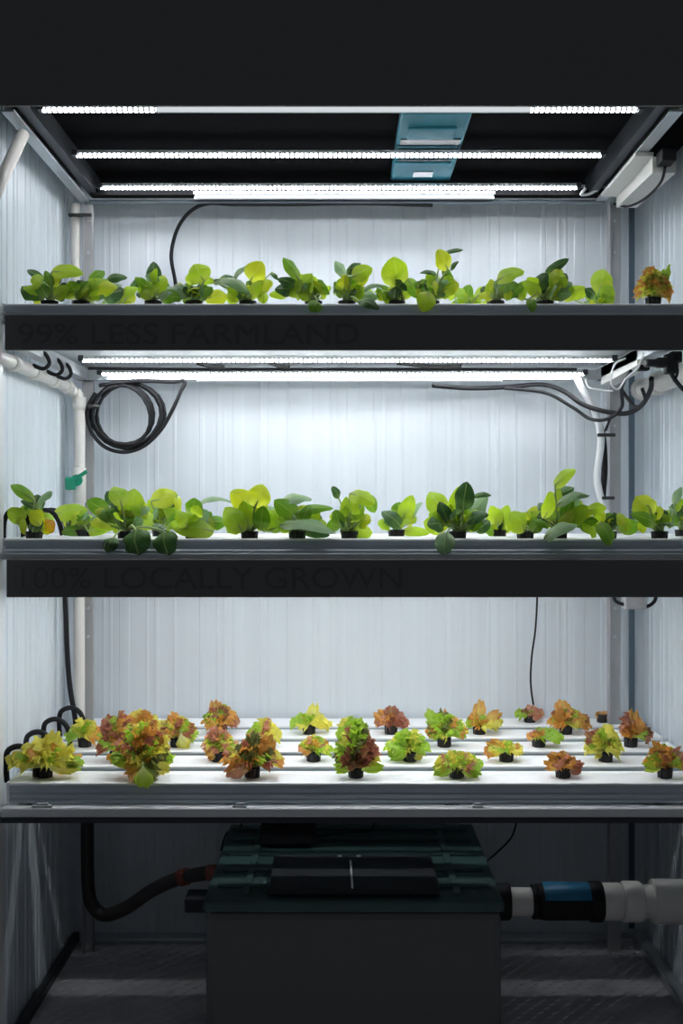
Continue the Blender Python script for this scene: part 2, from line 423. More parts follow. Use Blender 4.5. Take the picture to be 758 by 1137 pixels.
# ------------------------------------------------------------ growing channels
CHY = [2.85, 3.03, 3.21, 3.39, 3.57]
XC0, XC1 = -.845, .93
def channel(zt, yc, x0, x1, label, group, slope=0.0):
    w = .0625; y0, y1 = yc - w, yc + w; h = .052
    t = thing('growing_channel', label, 'growing channel', ((x0 + x1) / 2, yc, zt - h - .005), group)
    # ridged trough
    prof = [(y0 + .004, zt - h), (y0 + .001, zt - h + .008), (y0 + .004, zt - h + .012), (y0 + .0015, zt - h + .022), (y0 + .0045, zt - h + .026),
            (y0 + .0015, zt - .016), (y0, zt - .006), (y0 + .002, zt - .004), (y1 - .002, zt - .004), (y1, zt - .006), (y1 - .0015, zt - .016),
            (y1 - .0045, zt - h + .026), (y1 - .0015, zt - h + .022), (y1 - .004, zt - h + .012), (y1 - .001, zt - h + .008), (y1 - .004, zt - h)]
    prof = [(yy - slope * (zt - zz) / h if yy < yc else yy, zz) for yy, zz in prof]
    MB().prism_x(prof, x0, x1).build('trough', M['channel_side'], t)
    lid = MB()
    lid.prism_x([(y0 - .0005, zt - .007), (y0 - .0005, zt - .002), (y0 + .003, zt), (y0 + .02, zt), (y0 + .022, zt - .0012), (y1 - .022, zt - .0012), (y1 - .02, zt), (y1 - .003, zt), (y1 + .0005, zt - .002), (y1 + .0005, zt - .007), (y1 - .004, zt - .004), (y0 + .004, zt - .004)][::-1], x0 + .004, x1 - .004)
    lid.build('lid', M['channel'], t)
    for xx in (x0, x1): MB().box(xx - .004, xx + .004, y0 - .001, y1 + .001, zt - h - .001, zt + .0006, bev=.001).build('end_cap', M['channel'], t)
    return t
names = ['front', 'second', 'third', 'fourth', 'rearmost']
for s, nm in ((1, 'top'), (2, 'middle'), (3, 'bottom')):
    g = 'growing channels on the %s shelf' % nm
    xr = {1: (-.848, .98), 2: (-.848, .98), 3: (-.838, .955)}[s]
    for i, yc in enumerate(CHY):
        if s == 1 and i > 1: continue
        if s == 2 and i > 2: continue
        what = {1: 'grey ridged channel under the leafy greens of the highest shelf', 2: 'grey ridged channel under the leafy greens of the middle shelf', 3: 'white topped channel of lettuces on the lowest shelf'}[s]
        channel(SH[s], yc, xr[0], xr[1], '%s, %s row' % (what, names[i]), g, .009 if (s < 3 and i == 0) else 0)
MB().box(-.84, .95, 3.16, 3.62, SH[3] - .079, SH[3] - .0755).build('deck_or_light_baffle', M['white_metal'], rack)  # added sheet, stops light leaking down through the rear channel gaps
MB().box(-.84, .95, 2.80, 3.06, SH[3] - .079, SH[3] - .0755).build('deck_or_light_baffle', M['white_metal'], rack)  # added sheet, stops light leaking down through the front channel gap
# bearers under the bottom channels (open between, as the light falls through)
for x in (-.80, -.28, .28, .80):
    MB().box(x - .015, x + .015, 2.79, 3.64, SH[3] - .075, SH[3] - .0575).build('bearer', M['alu'], rack)
# small pale clips on the bottom lip
for px, w, cl in ((47, 22, 'small pale clip at the left end of the bottom shelf lip'), (266, 16, 'small pale clip on the bottom shelf lip left of centre'), (530, 12, 'small pale clip on the bottom shelf lip right of centre')):
    c = U(px, 890, 2.77); hw = w / 2 * 2.77 / F
    mb = MB().box(c.x - hw, c.x + hw, 2.764, 2.779, SH[3] - .056, SH[3] - .051, bev=.001)
    mb.box(c.x - hw * .6, c.x + hw * .6, 2.766, 2.777, SH[3] - .051, SH[3] - .046, bev=.001)
    o = mb.build('clip', M['label'], None, (c.x, 2.77, SH[3] - .056)); tag(o, cl, 'clip', 'clips on the bottom shelf lip')

# ------------------------------------------------------------ lights
def grow_light(x0, x1, y, z, label, group, glow='led'):
    t = thing('grow_light', label, 'light', ((x0 + x1) / 2, y, z), group)
    MB().box(x0, x1, y - .013, y + .022, z + .006, z + .016, bev=.002).build('housing', M['alu'], t)
    lens = MB()
    if glow == 'led_low': lens.box(x0 + .008, x1 - .008, y - .009, y + .009, z + .004, z + .0055)
    else: lens.prism_x([(y - .009, z + .0055), (y - .008, z + .001), (y - .005, z - .0005), (y + .005, z - .0005), (y + .008, z + .001), (y + .009, z + .0055)], x0 + .008, x1 - .008)
    lens.build('led_strip', M[glow], t)
    for xx in (x0 - .004, x1 - .012): MB().box(xx, xx + .016, y - .0145, y + .0235, z + .001, z + .0175, bev=.002).build('end_cap', M['alu_dark'], t)
    return t
def tube_lamp(x0, x1, y, z, label, group, glow='tube'):
    t = thing('linear_lamp', label, 'light', ((x0 + x1) / 2, y, z), group)
    MB().box(x0, x1, y - .008, y + .010, z + .007, z + .018, bev=.002).build('housing', M['alu'], t)
    MB().box(x0 + .002, x1 - .002, y + .005, y + .0075, z - .0045, z + .0065).build('back_plate', M['alu'], t)
    MB().box(x0 + .004, x1 - .004, y - .007, y + .0045, z - .004, z + .0065, bev=.003).build('diffuser', M[glow], t)
    return t
g = 'long grow lights under the black canopy'
grow_light(-.755, .745, 2.775, CZ + .980, 'long dotted light bar nearest the front under the black canopy', g)
grow_light(-.755, .735, 3.13, CZ + .978, 'long dotted light bar in the middle under the black canopy', g)
grow_light(-.755, .735, 3.45, CZ + .978, 'long dotted light bar at the back under the black canopy', g)
tube_lamp(U(172, 0, 2.742).x, U(590, 0, 2.742).x, 2.742, CZ + .972, 'shorter plain white lamp in front of the foremost top light bar', 'short plain lamps')
tube_lamp(U(215, 0, 3.49).x, U(549, 0, 3.49).x, 3.482, CZ + .962, 'shorter plain white lamp behind the rearmost top light bar', 'short plain lamps', 'tube_bright')
g = 'long grow lights under the top shelf'
grow_light(-.755, .745, 2.775, CZ + .408, 'front light bar under the top shelf, tucked behind its black board', g)
grow_light(-.735, .765, 3.12, CZ + .400, 'middle dotted light bar under the top shelf', g)
grow_light(-.755, .755, 3.45, CZ + .400, 'rear dotted light bar under the top shelf above the cable coil', g)
tube_lamp(U(218, 0, 3.49).x, U(558, 0, 3.49).x, 3.49, CZ + .391, 'shorter plain white lamp behind the rear light bar of the middle bay', 'short plain lamps', 'tube_bright')
g = 'long grow lights under the middle shelf'
for y_, w_ in ((2.80, 'front'), (3.0, 'middle'), (3.33, 'rear')):
    grow_light(-.755, .745, y_, CZ - .19, '%s light bar under the middle shelf, hidden behind its black board' % w_, g, 'led_low')

# ------------------------------------------------------------ teal unit under the canopy
tu = thing('fan_unit', 'teal plastic slotted unit fixed to the black canopy between the light bars', 'fan unit', (.25, 3.2, CZ + 1.035))
zb = CZ + 1.005
MB().box(.150, .335, 2.86, 3.46, zb, CZ + 1.034, bev=.006).build('casing', M['teal'], tu)
MB().box(.175, .305, 2.96, 3.05, zb - .006, zb, bev=.003).build('front_panel', M['teal'], tu)
MB().box(.160, .325, 3.055, 3.10, zb - .004, zb, bev=.001).build('recess', M['teal_dark'], tu)
vp = MB().box(.155, .320, 3.11, 3.20, zb - .007, zb, bev=.002).build('vent_panel', M['teal_pale'], tu)
MB().box(.172, .296, 3.14, 3.158, zb - .0085, zb - .0072).build('slot', M['bolt'], vp)
MB().box(.160, .315, 3.23, 3.25, zb - .004, zb, bev=.001).build('recess', M['teal_dark'], tu)
MB().box(.152, .318, 3.26, 3.33, zb - .006, zb, bev=.002).build('rear_panel', M['teal'], tu)
MB().box(.215, .275, 3.36, 3.41, zb - .002, zb, bev=.0005).build('sticker', M['label'], tu)

# ------------------------------------------------------------ drivers and top right
dr = thing('light_driver', 'cream metal driver box on the right rail under the black canopy', 'driver box', (.84, 3.2, CZ + .95))
mb = MB().box(.795, .845, 3.02, 3.42, CZ + .945, CZ + .957, bev=.002)
mb.build('flange', M['cream'], dr)
MB().prism_x([(3.02, CZ + .900), (3.02, CZ + .944), (3.42, CZ + .944), (3.42, CZ + .912)], .842, .905).build('casing', M['cream'], dr)
MB().box(.85, .89, 2.96, 3.018, CZ + .915, CZ + .95, bev=.004).build('connector', M['black_rubber'], dr)
MB().tube(spline([(.87, 3.0, CZ + .91), (.875, 3.06, CZ + .885), (.87, 3.2, CZ + .88), (.862, 3.36, CZ + .90), (.84, 3.44, CZ + .93)]), .004, 7).build('cable', M['black_rubber'], dr)
o = MB().tube(spline([U(668, 207, 3.45), U(655, 215, 3.46), U(645, 216, 3.44), U(650, 209, 3.42)]), .0045, 8).build('lead', M['white_hose'], None, U(655, 215, 3.45)); tag(o, 'short white lead at the right end of the rear top light bar', 'cable')

d2 = thing('light_driver', 'cream driver box behind the wires under the right end of the top shelf', 'driver box', (.85, 3.2, CZ + .37))
MB().prism_x([(3.02, CZ + .378), (3.02, CZ + .425), (3.44, CZ + .425), (3.44, CZ + .368)], .80, .845).build('casing', M['cream'], d2)
MB().box(.80, .83, 3.0, 3.03, CZ + .362, CZ + .377, bev=.003).build('connector', M['black_rubber'], d2)

# brace at the upper left
o = MB().tube([(-.815, 2.84, CZ + .945), (-.835, 2.72, CZ + .79), (-.85, 2.66, CZ + .70)], .016, 12).build('brace_pipe', M['pvc'], None, (-.82, 2.8, CZ + .9))
tag(o, 'pale slanting brace pipe at the upper left under the top rail', 'pipe')

# ------------------------------------------------------------ white pipework
def pipe_run(label, pts, r, couplings, part='pipe_run', cat='pipe', mat=None):
    t = thing('water_pipe', label, cat, pts[0])
    MB().tube(spline(pts, 6), r, 14).build('pipe', mat or M['pvc'], t)
    for a, b in couplings: MB().tube([a, b], r * 1.22, 14).build('coupling', mat or M['pvc'], t)
    return t
zp = CZ + .366
vx, vy = U(88, 0, 3.50).x, 3.50
t = pipe_run('white water pipe running back along the left wall then down the corner', [(-.853, 2.72, zp), (-.853, 2.9, zp), (-.853, 3.2, zp), (-.853, 3.42, zp), (-.845, 3.49, zp - .012), (vx, vy, zp - .05), (vx, vy, zp - .3), (vx, vy, CZ - .3), (vx, vy, .70), (vx, vy, .655)], .0175,
             [((-.853, 2.86, zp), (-.853, 2.90, zp)), ((-.853, 3.06, zp), (-.853, 3.10, zp)), ((-.853, 3.26, zp), (-.853, 3.30, zp)), ((-.853, 3.42, zp), (-.850, 3.46, zp - .003)), ((vx, vy, zp - .03), (vx, vy, zp - .07)), ((vx, vy, CZ + .115), (vx, vy, CZ + .005))])
v = MB().tube([(vx - .002, vy - .018, CZ + .075), (vx - .002, vy - .032, CZ + .075)], .018, 12)
v.box(vx - .036, vx - .002, vy - .040, vy - .032, CZ + .045, CZ + .085, bev=.004)
m = Matrix.Translation((vx + .004, vy - .036, CZ + .085)) @ Matrix.Rotation(math.radians(-32), 4, 'Y')
v.box(-.01, .034, -.004, .004, -.006, .006, bev=.002, mat=m)
v.build('valve_handle', M['green'], t)['label'] = 'green valve handle'
for k, (yy, s) in enumerate(((2.98, .02), (3.12, .018), (3.22, .018))):
    o = MB().tube(spline([(-.835, yy, zp + .045), (-.80, yy + .005, zp + .04), (-.79, yy + .02, zp + .015), (-.812, yy + .04, zp + .002), (-.84, yy + .04, zp + .012)]), .0055, 8).build('feed_tube', M['black_rubber'], None, (-.835, yy, zp + .04))
    tag(o, '%s short black tube hooked over the white pipe under the top shelf' % ('foremost', 'middle', 'rearmost')[k], 'tube', 'short tubes over the upper left pipe')
# upper left: white pipe in corner plus clamp
t = thing('water_pipe', 'short white pipe standing in the left corner above the top shelf', 'pipe', (U(84, 0, 3.52).x, 3.52, SH[1] - .05))
px = U(84, 0, 3.52).x
MB().tube([(px, 3.52, SH[1] - .05), (px, 3.52, CZ + .95)], .014, 14).build('pipe', M['pvc'], t)
o = MB().box(px - .018, px + .055, 3.495, 3.512, U(0, 240, 3.5).z, U(0, 237, 3.5).z, bev=.001).build('pipe_clamp', M['bolt'], None, (px, 3.5, CZ + .91))
tag(o, 'black clamp across the pipe in the upper left corner', 'clamp')

zr = CZ + .362
t = pipe_run('white water pipe running along the right wall below the top shelf', [(.945, 2.72, zr), (.945, 3.0, zr), (.945, 3.3, zr), (.945, 3.50, zr)], .029, [((.945, 2.95, zr), (.945, 3.0, zr)), ((.945, 3.3, zr), (.945, 3.34, zr)), ((.945, 3.48, zr), (.945, 3.52, zr))])

# white flexible hose and cables on the right post
def cable(label, pts, r, mat='black_rubber', name='cable', group=None, cat='cable', n=7):
    pts = [U(*p) for p in pts]
    o = MB().tube(spline(pts), r, n).build(name, M[mat], None, pts[0]); tag(o, label, cat, group); return o
cable('white flexible hose hanging down beside the right rear post', [(640, 418, 3.47), (646, 432, 3.47), (659, 455, 3.47), (667, 485, 3.47), (664, 515, 3.47), (663, 535, 3.47), (669, 560, 3.47), (678, 585, 3.45), (682, 596, 3.43)], .0115, 'white_hose', 'flexible_hose', cat='hose', n=10)
cable('black cable hanging beside the white flexible hose', [(655, 450, 3.50), (668, 480, 3.50), (671, 520, 3.50), (669, 560, 3.50), (676, 584, 3.49)], .010)
for k, (a, b, y0) in enumerate(((663, 683, 483), (668, 682, 553))):
    p, q = U(a, y0, 3.452), U(b, y0, 3.452)
    o = MB().box(p.x, q.x, 3.448, 3.457, p.z - .005, p.z + .005, bev=.002).build('cable_tie', M['bolt'], None, p)
    tag(o, ('upper', 'lower')[k] + ' black cable tie holding the white flexible hose to the post', 'cable tie', 'ties on the right hose')
cable('thick black cable drooping behind the rear light bar of the middle bay to the right', [(480, 428, 3.47), (520, 431, 3.5), (560, 430, 3.52), (600, 427, 3.52), (625, 434, 3.5), (645, 448, 3.45), (668, 456, 3.40), (695, 459, 3.34), (712, 450, 3.28), (722, 432, 3.2), (723, 420, 3.15)], .0075)
cable('thin black cable drooping beside the thicker one toward the right corner', [(560, 431, 3.48), (605, 436, 3.48), (635, 452, 3.43), (655, 465, 3.39), (675, 465, 3.33), (690, 452, 3.3), (690, 430, 3.22), (700, 412, 3.1)], .0055)
cable('brown black cable loop in front of the right corner pipes', [(690, 433, 3.3), (697, 443, 3.25), (706, 452, 3.2), (716, 445, 3.15), (713, 432, 3.1)], .0055)
cable('thin dark cable crossing down beside the right rear post under the bundle', [(680, 457, 3.4), (676, 468, 3.42), (672, 478, 3.45)], .004)
cable('thin white wire curling across the driver box under the top shelf', [(714, 392, 2.9), (708, 408, 2.92), (695, 420, 2.94), (686, 432, 2.94), (678, 425, 2.93), (682, 405, 2.92), (694, 398, 2.92)], .003, 'white_hose', 'wire')
cable('thin white wire from the rear light bar to the right post', [(650, 421, 3.42), (654, 430, 3.38), (668, 433, 3.36), (680, 434, 3.33)], .003, 'white_hose', 'wire')
# black connector cluster hanging under the right end
t = thing('connector_cluster', 'cluster of black plugs and leads hanging below the right end of the top shelf', 'connectors', U(745, 395, 2.88))
for (a, b, c, d) in ((716, 730, 399, 408), (728, 742, 397, 409), (738, 750, 393, 416), (744, 754, 390, 404)):
    p, q = U(a, c, 2.88), U(b, d, 2.90)
    MB().box(p.x, q.x, 2.87, 2.90, q.z, p.z, bev=.005).build('plug', M['black_rubber'], t)
MB().tube(spline([U(742, 408, 2.88), U(748, 420, 2.88), U(758, 432, 2.87), U(768, 438, 2.86)]), .006, 8).build('lead', M['black_rubber'], t)
MB().tube(spline([U(748, 400, 2.88), U(752, 412, 2.88), U(748, 424, 2.88)]), .004, 8).build('lead', M['black_rubber'], t)

# coil
cp = thing('cable_coil', 'coiled black cable hung on the back wall at the left of the middle bay', 'cable', U(147, 425, 3.52))
rc = random.Random(3); pts = []
loops = 7
cent = [(136, 458, 30, 31), (143, 461, 41, 36), (132, 462, 29, 35), (146, 459, 37, 33), (141, 463, 43, 39), (135, 457, 31, 29), (144, 464, 36, 38), (139, 460, 38, 35)]
for k in range(loops * 20 + 1):
    u = k / 20; i = min(int(u), loops - 1); f = u - i
    a, b = cent[i], cent[i + 1]
    cx, cy, rx, ry = [a[j] + (b[j] - a[j]) * f for j in range(4)]
    an = -PI / 2 + 2 * PI * u
    pts.append(U(cx + rx * math.cos(an), cy + ry * math.sin(an), 3.515 + .012 * math.sin(u * 2.3)))
MB().tube(pts, .0054, 8).build('loops', M['black_rubber'], cp)
MB().tube(spline([U(110, 428, 3.50), U(150, 423, 3.50), U(190, 424, 3.50), U(205, 424, 3.50), U(200, 436, 3.50), U(190, 458, 3.50), U(178, 478, 3.505), U(160, 495, 3.51), U(138, 502, 3.51), U(116, 496, 3.51), U(101, 478, 3.505), U(97, 455, 3.50), U(106, 436, 3.50)]), .0062, 8).build('tail', M['black_rubber'], cp)
MB().tube(spline([U(98, 452, 3.49), U(104, 451, 3.49), U(110, 452, 3.5)]), .007, 8).build('tie', M['bolt'], cp)

cable('black cable arching down the back wall behind the top shelf plants', [(480, 228, 3.53), (400, 226, 3.53), (330, 227, 3.53), (260, 227, 3.53), (232, 226, 3.53), (215, 232, 3.55), (202, 245, 3.58), (194, 262, 3.62), (190, 285, 3.63), (194, 310, 3.63), (198, 335, 3.63)], .0062)
cable('black cable strung between the light bars under the top shelf', [(98, 409, 3.30), (200, 410, 3.30), (320, 410, 3.30), (440, 410, 3.30), (560, 410, 3.30), (640, 410, 3.30)], .005)
for k, (a, b) in enumerate(((218, 250), (300, 322), (440, 512))):
    p = U(a, 403, 3.22); q = U(b, 407, 3.22)
    o = MB().tube(spline([p, (p + q) / 2 + Vector((0, 0, -.004)), q]), .006, 8).build('cable_clip', M['bolt'], None, p)
    tag(o, ('leftmost', 'middle', 'right and longest')[k] + ' black clip below the underside of the top shelf', 'clip', 'clips under the top shelf')

cable('thin dark wire hanging down the back wall right of centre in the bottom bay', [(596, 640, 3.6), (596, 668, 3.6), (594, 700, 3.6), (590, 730, 3.6), (589, 760, 3.6), (593, 790, 3.6)], .0032, name='wire')
cable('black tube running down the left corner into the bottom shelf loops', [(71, 640, 3.42), (73, 680, 3.42), (75, 730, 3.42), (78, 765, 3.42), (83, 795, 3.40), (84, 806, 3.39)], .008, name='feed_tube', cat='tube')
cable('small black cable loop below the right end of the middle board', [(682, 655, 3.1), (683, 667, 3.1), (696, 672, 3.1), (715, 674, 3.1), (726, 668, 3.1), (729, 655, 3.1)], .005)
o = MB().box(U(692, 0, 3.1).x, U(716, 0, 3.1).x, 3.08, 3.11, U(0, 676, 3.1).z, U(0, 655, 3.1).z, bev=.004).build('junction_box', M['post'], None, U(704, 668, 3.1)); tag(o, 'small grey junction box inside the cable loop below the middle board', 'box')

# irrigation arcs
for k, yy in enumerate(CHY[:4]):
    z0 = SH[3]
    pts = [(-.868, yy + .03, z0 - .02), (-.868, yy + .02, z0 + .035), (-.858, yy + .01, z0 + .066), (-.828, yy, z0 + .078), (-.800, yy - .005, z0 + .066), (-.786, yy - .008, z0 + .038), (-.784, yy - .008, z0 + .002)]
    o = MB().tube(spline(pts), .0075, 9).build('feed_tube', M['black_rubber'], None, pts[0])
    tag(o, 'black feed tube arching into the left end of the %s lettuce channel' % names[k], 'tube', 'feed tubes of the bottom shelf')
for k, yy in enumerate(CHY[:3]):
    z0 = SH[2]
    dx = (-.0, .03, .0)[k]
    pts = [(-.868, yy, z0 - .02), (-.866, yy, z0 + .04), (-.850 + dx, yy - .005, z0 + .068), (-.82 + dx, yy - .01, z0 + .066), (-.80 + dx, yy - .01, z0 + .04), (-.79 + dx, yy - .01, z0 + .002)]
    o = MB().tube(spline(pts), .0065, 9).build('feed_tube', M['black_rubber'], None, pts[0])
    tag(o, 'black feed tube arching into the left end of the %s channel, middle shelf' % names[k], 'tube', 'feed tubes of the middle shelf')
for k, (a, b, yy) in enumerate(((728, 716, 3.25), (573, 566, 3.15))):
    p = U(a - 3, (836, 843)[k], yy); q = U(b, (827, 833)[k], yy)
    if k: continue
    o = MB().tube(spline([p, (p + q) / 2 + Vector((0, 0, .003)), q + Vector((0, 0, .004))]), .005, 8).build('feed_tube', M['black_rubber'], None, p)
    tag(o, 'short dark tube beside the far right lettuce of the front row', 'tube')

# ------------------------------------------------------------ tank
tk = thing('water_tank', 'large black water tank standing on the floor under the bottom shelf', 'tank', (.03, 3.2, 0))
x0, x1 = U(228, 0, 2.86).x, U(557, 0, 2.86).x; zt = U(0, 1000, 2.86).z
mb = MB().box(x0, x1, 2.86, 3.54, 0, zt - .03, bev=.02)
mb.build('body', M['tank'], tk)
lid = MB().box(x0 - .006, x1 + .006, 2.852, 3.548, zt - .03, zt, bev=.008)
for yy in (2.95, 3.08, 3.22, 3.36, 3.47): lid.box(x0 + .02, x1 - .02, yy, yy + .018, zt - .001, zt + .010, bev=.004)
for xx in (x0 + .09, x1 - .12): lid.box(xx, xx + .02, 2.90, 3.50, zt - .001, zt + .007, bev=.003)
lid = lid.build('lid', M['tank_lid'], tk); lid['label'] = 'dark green ribbed lid'
h = MB().box(U(297, 0, 2.9).x, U(488, 0, 2.9).x, 2.88, 3.17, zt + .004, zt + .022, bev=.006)
h.build('hatch', M['tank_hatch'], lid)
MB().tube([(U(391, 0, 2.9).x, 2.885, zt + .025), (U(389, 0, 3.1).x, 3.10, zt + .025)], .003, 8).build('rod', M['white_metal'], lid)
for pxx in (377, 398): MB().tube([U(pxx, 950, 3.15) + Vector((0, 0, -.02)), U(pxx, 950, 3.15)], .007, 8).build('stud', M['alu'], lid)
MB().box(U(292, 0, 3.4).x, U(350, 0, 3.4).x, 3.28, 3.46, zt + .01, zt + .075, bev=.01).build('pump_head', M['black_rubber'], tk)
ex = MB().box(x0 - .075, x0 - .006, 3.0, 3.08, zt - .085, zt - .045, bev=.006); ex.build('side_bracket', M['tank_hatch'], tk)

# drain hose (left)
t = thing('drain_hose', 'dark hose curving from the left corner to the black tank', 'hose', U(100, 925, 3.45))
MB().tube(spline([U(97, 905, 3.5), U(97, 950, 3.5), U(98, 985, 3.5), U(102, 1004, 3.48), U(116, 1016, 3.46), U(140, 1008, 3.42), U(170, 988, 3.38), U(200, 975, 3.34), U(232, 969, 3.30), U(243, 968, 3.285)]), .021, 12).build('hose', M['rubber_soft'], t)
MB().tube([U(200, 975, 3.34), U(208, 973, 3.33)], .0255, 12).build('clamp', M['red'], t)
MB().tube([U(232, 969, 3.30), U(243, 968.5, 3.285)], .024, 12).build('clamp', M['red'], t)

# right pipework
yp = 3.0
t = thing('outlet_pipe', 'thick white and black outlet pipe leading right from the tank', 'pipe', U(560, 1000, yp))
def R(px): return (px) * yp / F
zc = U(0, 1001, yp).z
def seg(nm, a, b, r, mat, lab=None, n=20, bev=.12):
    pa, pb = U(a, 0, yp).x, U(b, 0, yp).x; d = (pb - pa) * bev
    o = MB().tube([(pa, yp, zc), (pa + .0001, yp, zc), (pa + d, yp, zc), (pb - d, yp, zc), (pb - .0001, yp, zc), (pb, yp, zc)], [r * .9, r * .93, r, r, r * .93, r * .9], n).build(nm, M[mat], t)
    if lab: o['label'] = lab
    return o
seg('socket', 545, 566, R(20), 'black_rubber')
seg('pipe', 560, 594, R(15), 'pvc')
c = seg('coupling', 590, 596, R(19), 'black_rubber'); c = seg('coupling', 596, 664, R(20), 'black_rubber')
bd = MB(); xa_, xb_ = U(602, 0, yp).x, U(654, 0, yp).x
for k in range(9):
    an = math.radians(-12 + 10 * k)      # over the top and the upper front
    for xx in (xa_, xb_):
        for rr in (R(20.1), R(21.2)): bd.v.append(Vector((xx, yp - math.sin(an) * rr, zc + math.cos(an) * rr)))
for k in range(8):
    a_, b_ = k * 4, k * 4 + 4
    bd.face((a_ + 1, a_ + 3, b_ + 3, b_ + 1), 0, True); bd.face((a_, b_, b_ + 2, a_ + 2)); bd.face((a_, a_ + 1, b_ + 1, b_)); bd.face((a_ + 2, b_ + 2, b_ + 3, a_ + 3))
bd.build('label_band', M['blue'], t)['label'] = 'blue label over the top of the coupling'
seg('coupling', 652, 668, R(22), 'black_rubber')
seg('pipe', 664, 800, R(18), 'pvc')
seg('pipe_sleeve', 664, 690, R(20), 'pvc')
seg('pipe_sleeve', 690, 712, R(22), 'pvc')
o = MB().tube(spline([(U(724, 0, yp).x, yp, zc), (U(745, 0, yp).x, yp, zc), (U(770, 0, yp).x, yp - .01, zc), (U(785, 0, yp).x - .0, yp - .05, zc)]), R(24), 20).build('elbow', M['pvc'], t)
cable('thin dark wire drooping behind the tank lid on the right', [(573, 905, 3.5), (572, 918, 3.5), (566, 932, 3.5), (550, 948, 3.48), (536, 960, 3.46)], .003, name='wire')
cable('thin dark wire lying along the left of the tank lid', [(262, 905, 3.5), (268, 917, 3.49), (252, 925, 3.48), (245, 945, 3.46)], .003, name='wire')
cable('thin wire across the ribbed tank lid', [(300, 918, 3.36), (340, 928, 3.30), (380, 925, 3.3), (410, 922, 3.34), (418, 908, 3.40)], .003, name='wire')

# ------------------------------------------------------------ plants
def pot(parent, x, y, z, r=.0205, h=.022):
    mb = MB()
    mb.tube([(x, y, z - .004), (x, y, z + h * .3), (x, y, z + h - .004), (x, y, z + h)], [r * .88, r * .93, r * .98, r], 16, caps=False)
    mb.tube([(x, y, z + h), (x, y, z + h + .003), (x, y, z + h + .003), (x, y, z + h - .006)], [r * 1.1, r * 1.1, r * .85, r * .82], 16, caps=False)
    for k in range(8):
        a = 2 * PI * k / 8; c, s = math.cos(a) * r, math.sin(a) * r
        mb.tube([(x + c * .93, y + s * .93, z - .003), (x + c * 1.02, y + s * 1.02, z + h)], .0016, 5)
    p = mb.build('net_pot', M['pot'], parent)
    o = len(mb.v)
    pl = MB().tube([(x, y, z + .002), (x, y, z + h - .004), (x, y, z + h - .001)], [r * .85, r * .84, r * .6], 14); pl.build('growing_plug', M['medium'], p)

def leafy(mb, root, base, tip, width, face, rn, droop=.25, cup=.22, mi_blade=0, mi_stalk=1, round_=.62, stalk=.0026):
    """spoon-shaped leaf: blade between base and tip facing `face`, stalk from root to base"""
    L = (tip - base).length; d = (tip - base) / L
    f = (face - d * face.dot(d)).normalized(); side = d.cross(f).normalized()
    nu, nv = 12, 8; o = len(mb.v)
    ph = rn.random() * 6
    for i in range(nu + 1):
        t = i / nu
        w = width * .5 * (math.sin(PI * min(1, .03 + t ** .85 * .97)) ** round_) * (1 if t < .98 else .35)
        cen = base + d * (L * t) + f * (math.sin(PI * t) * L * droop * .6 - t * t * L * droop * .35)
        for j in range(-nv // 2, nv // 2 + 1):
            v = j / (nv / 2)
            wav = .045 * width * math.sin(t * 11 + ph + (2 if v > 0 else 0)) * abs(v) ** 2
            p = cen + side * (w * v) + f * (-cup * w * v * v * (1 if cup > 0 else 1) + wav + .018 * width * math.cos(v * 9 + t * 14))
            mb.uv[len(mb.v)] = (t, v); mb.v.append(p)
    W = nv + 1
    for i in range(nu):
        for j in range(nv): mb.face((o + i * W + j, o + i * W + j + 1, o + (i + 1) * W + j + 1, o + (i + 1) * W + j), mi_blade, True)
    # stalk, running into the midrib
    q = base + d * (L * .45) + f * (math.sin(PI * .45) * L * droop * .6 - .2 * L * droop * .35 - .0012)
    mid = (root + base) / 2; mid.z = max(root.z, base.z) * .55 + min(root.z, base.z) * .45
    if base.z < root.z + .01: mid = (root + base) / 2 + Vector((0, 0, .012))
    pts = spline([root, mid, base, base + d * (L * .2) + f * (math.sin(PI * .2) * L * droop * .6 - .0012), q], 5)
    n = len(pts)
    mb.tube(pts, [stalk * (1.15 - .85 * i / (n - 1)) for i in range(n)], 6, mi_stalk)

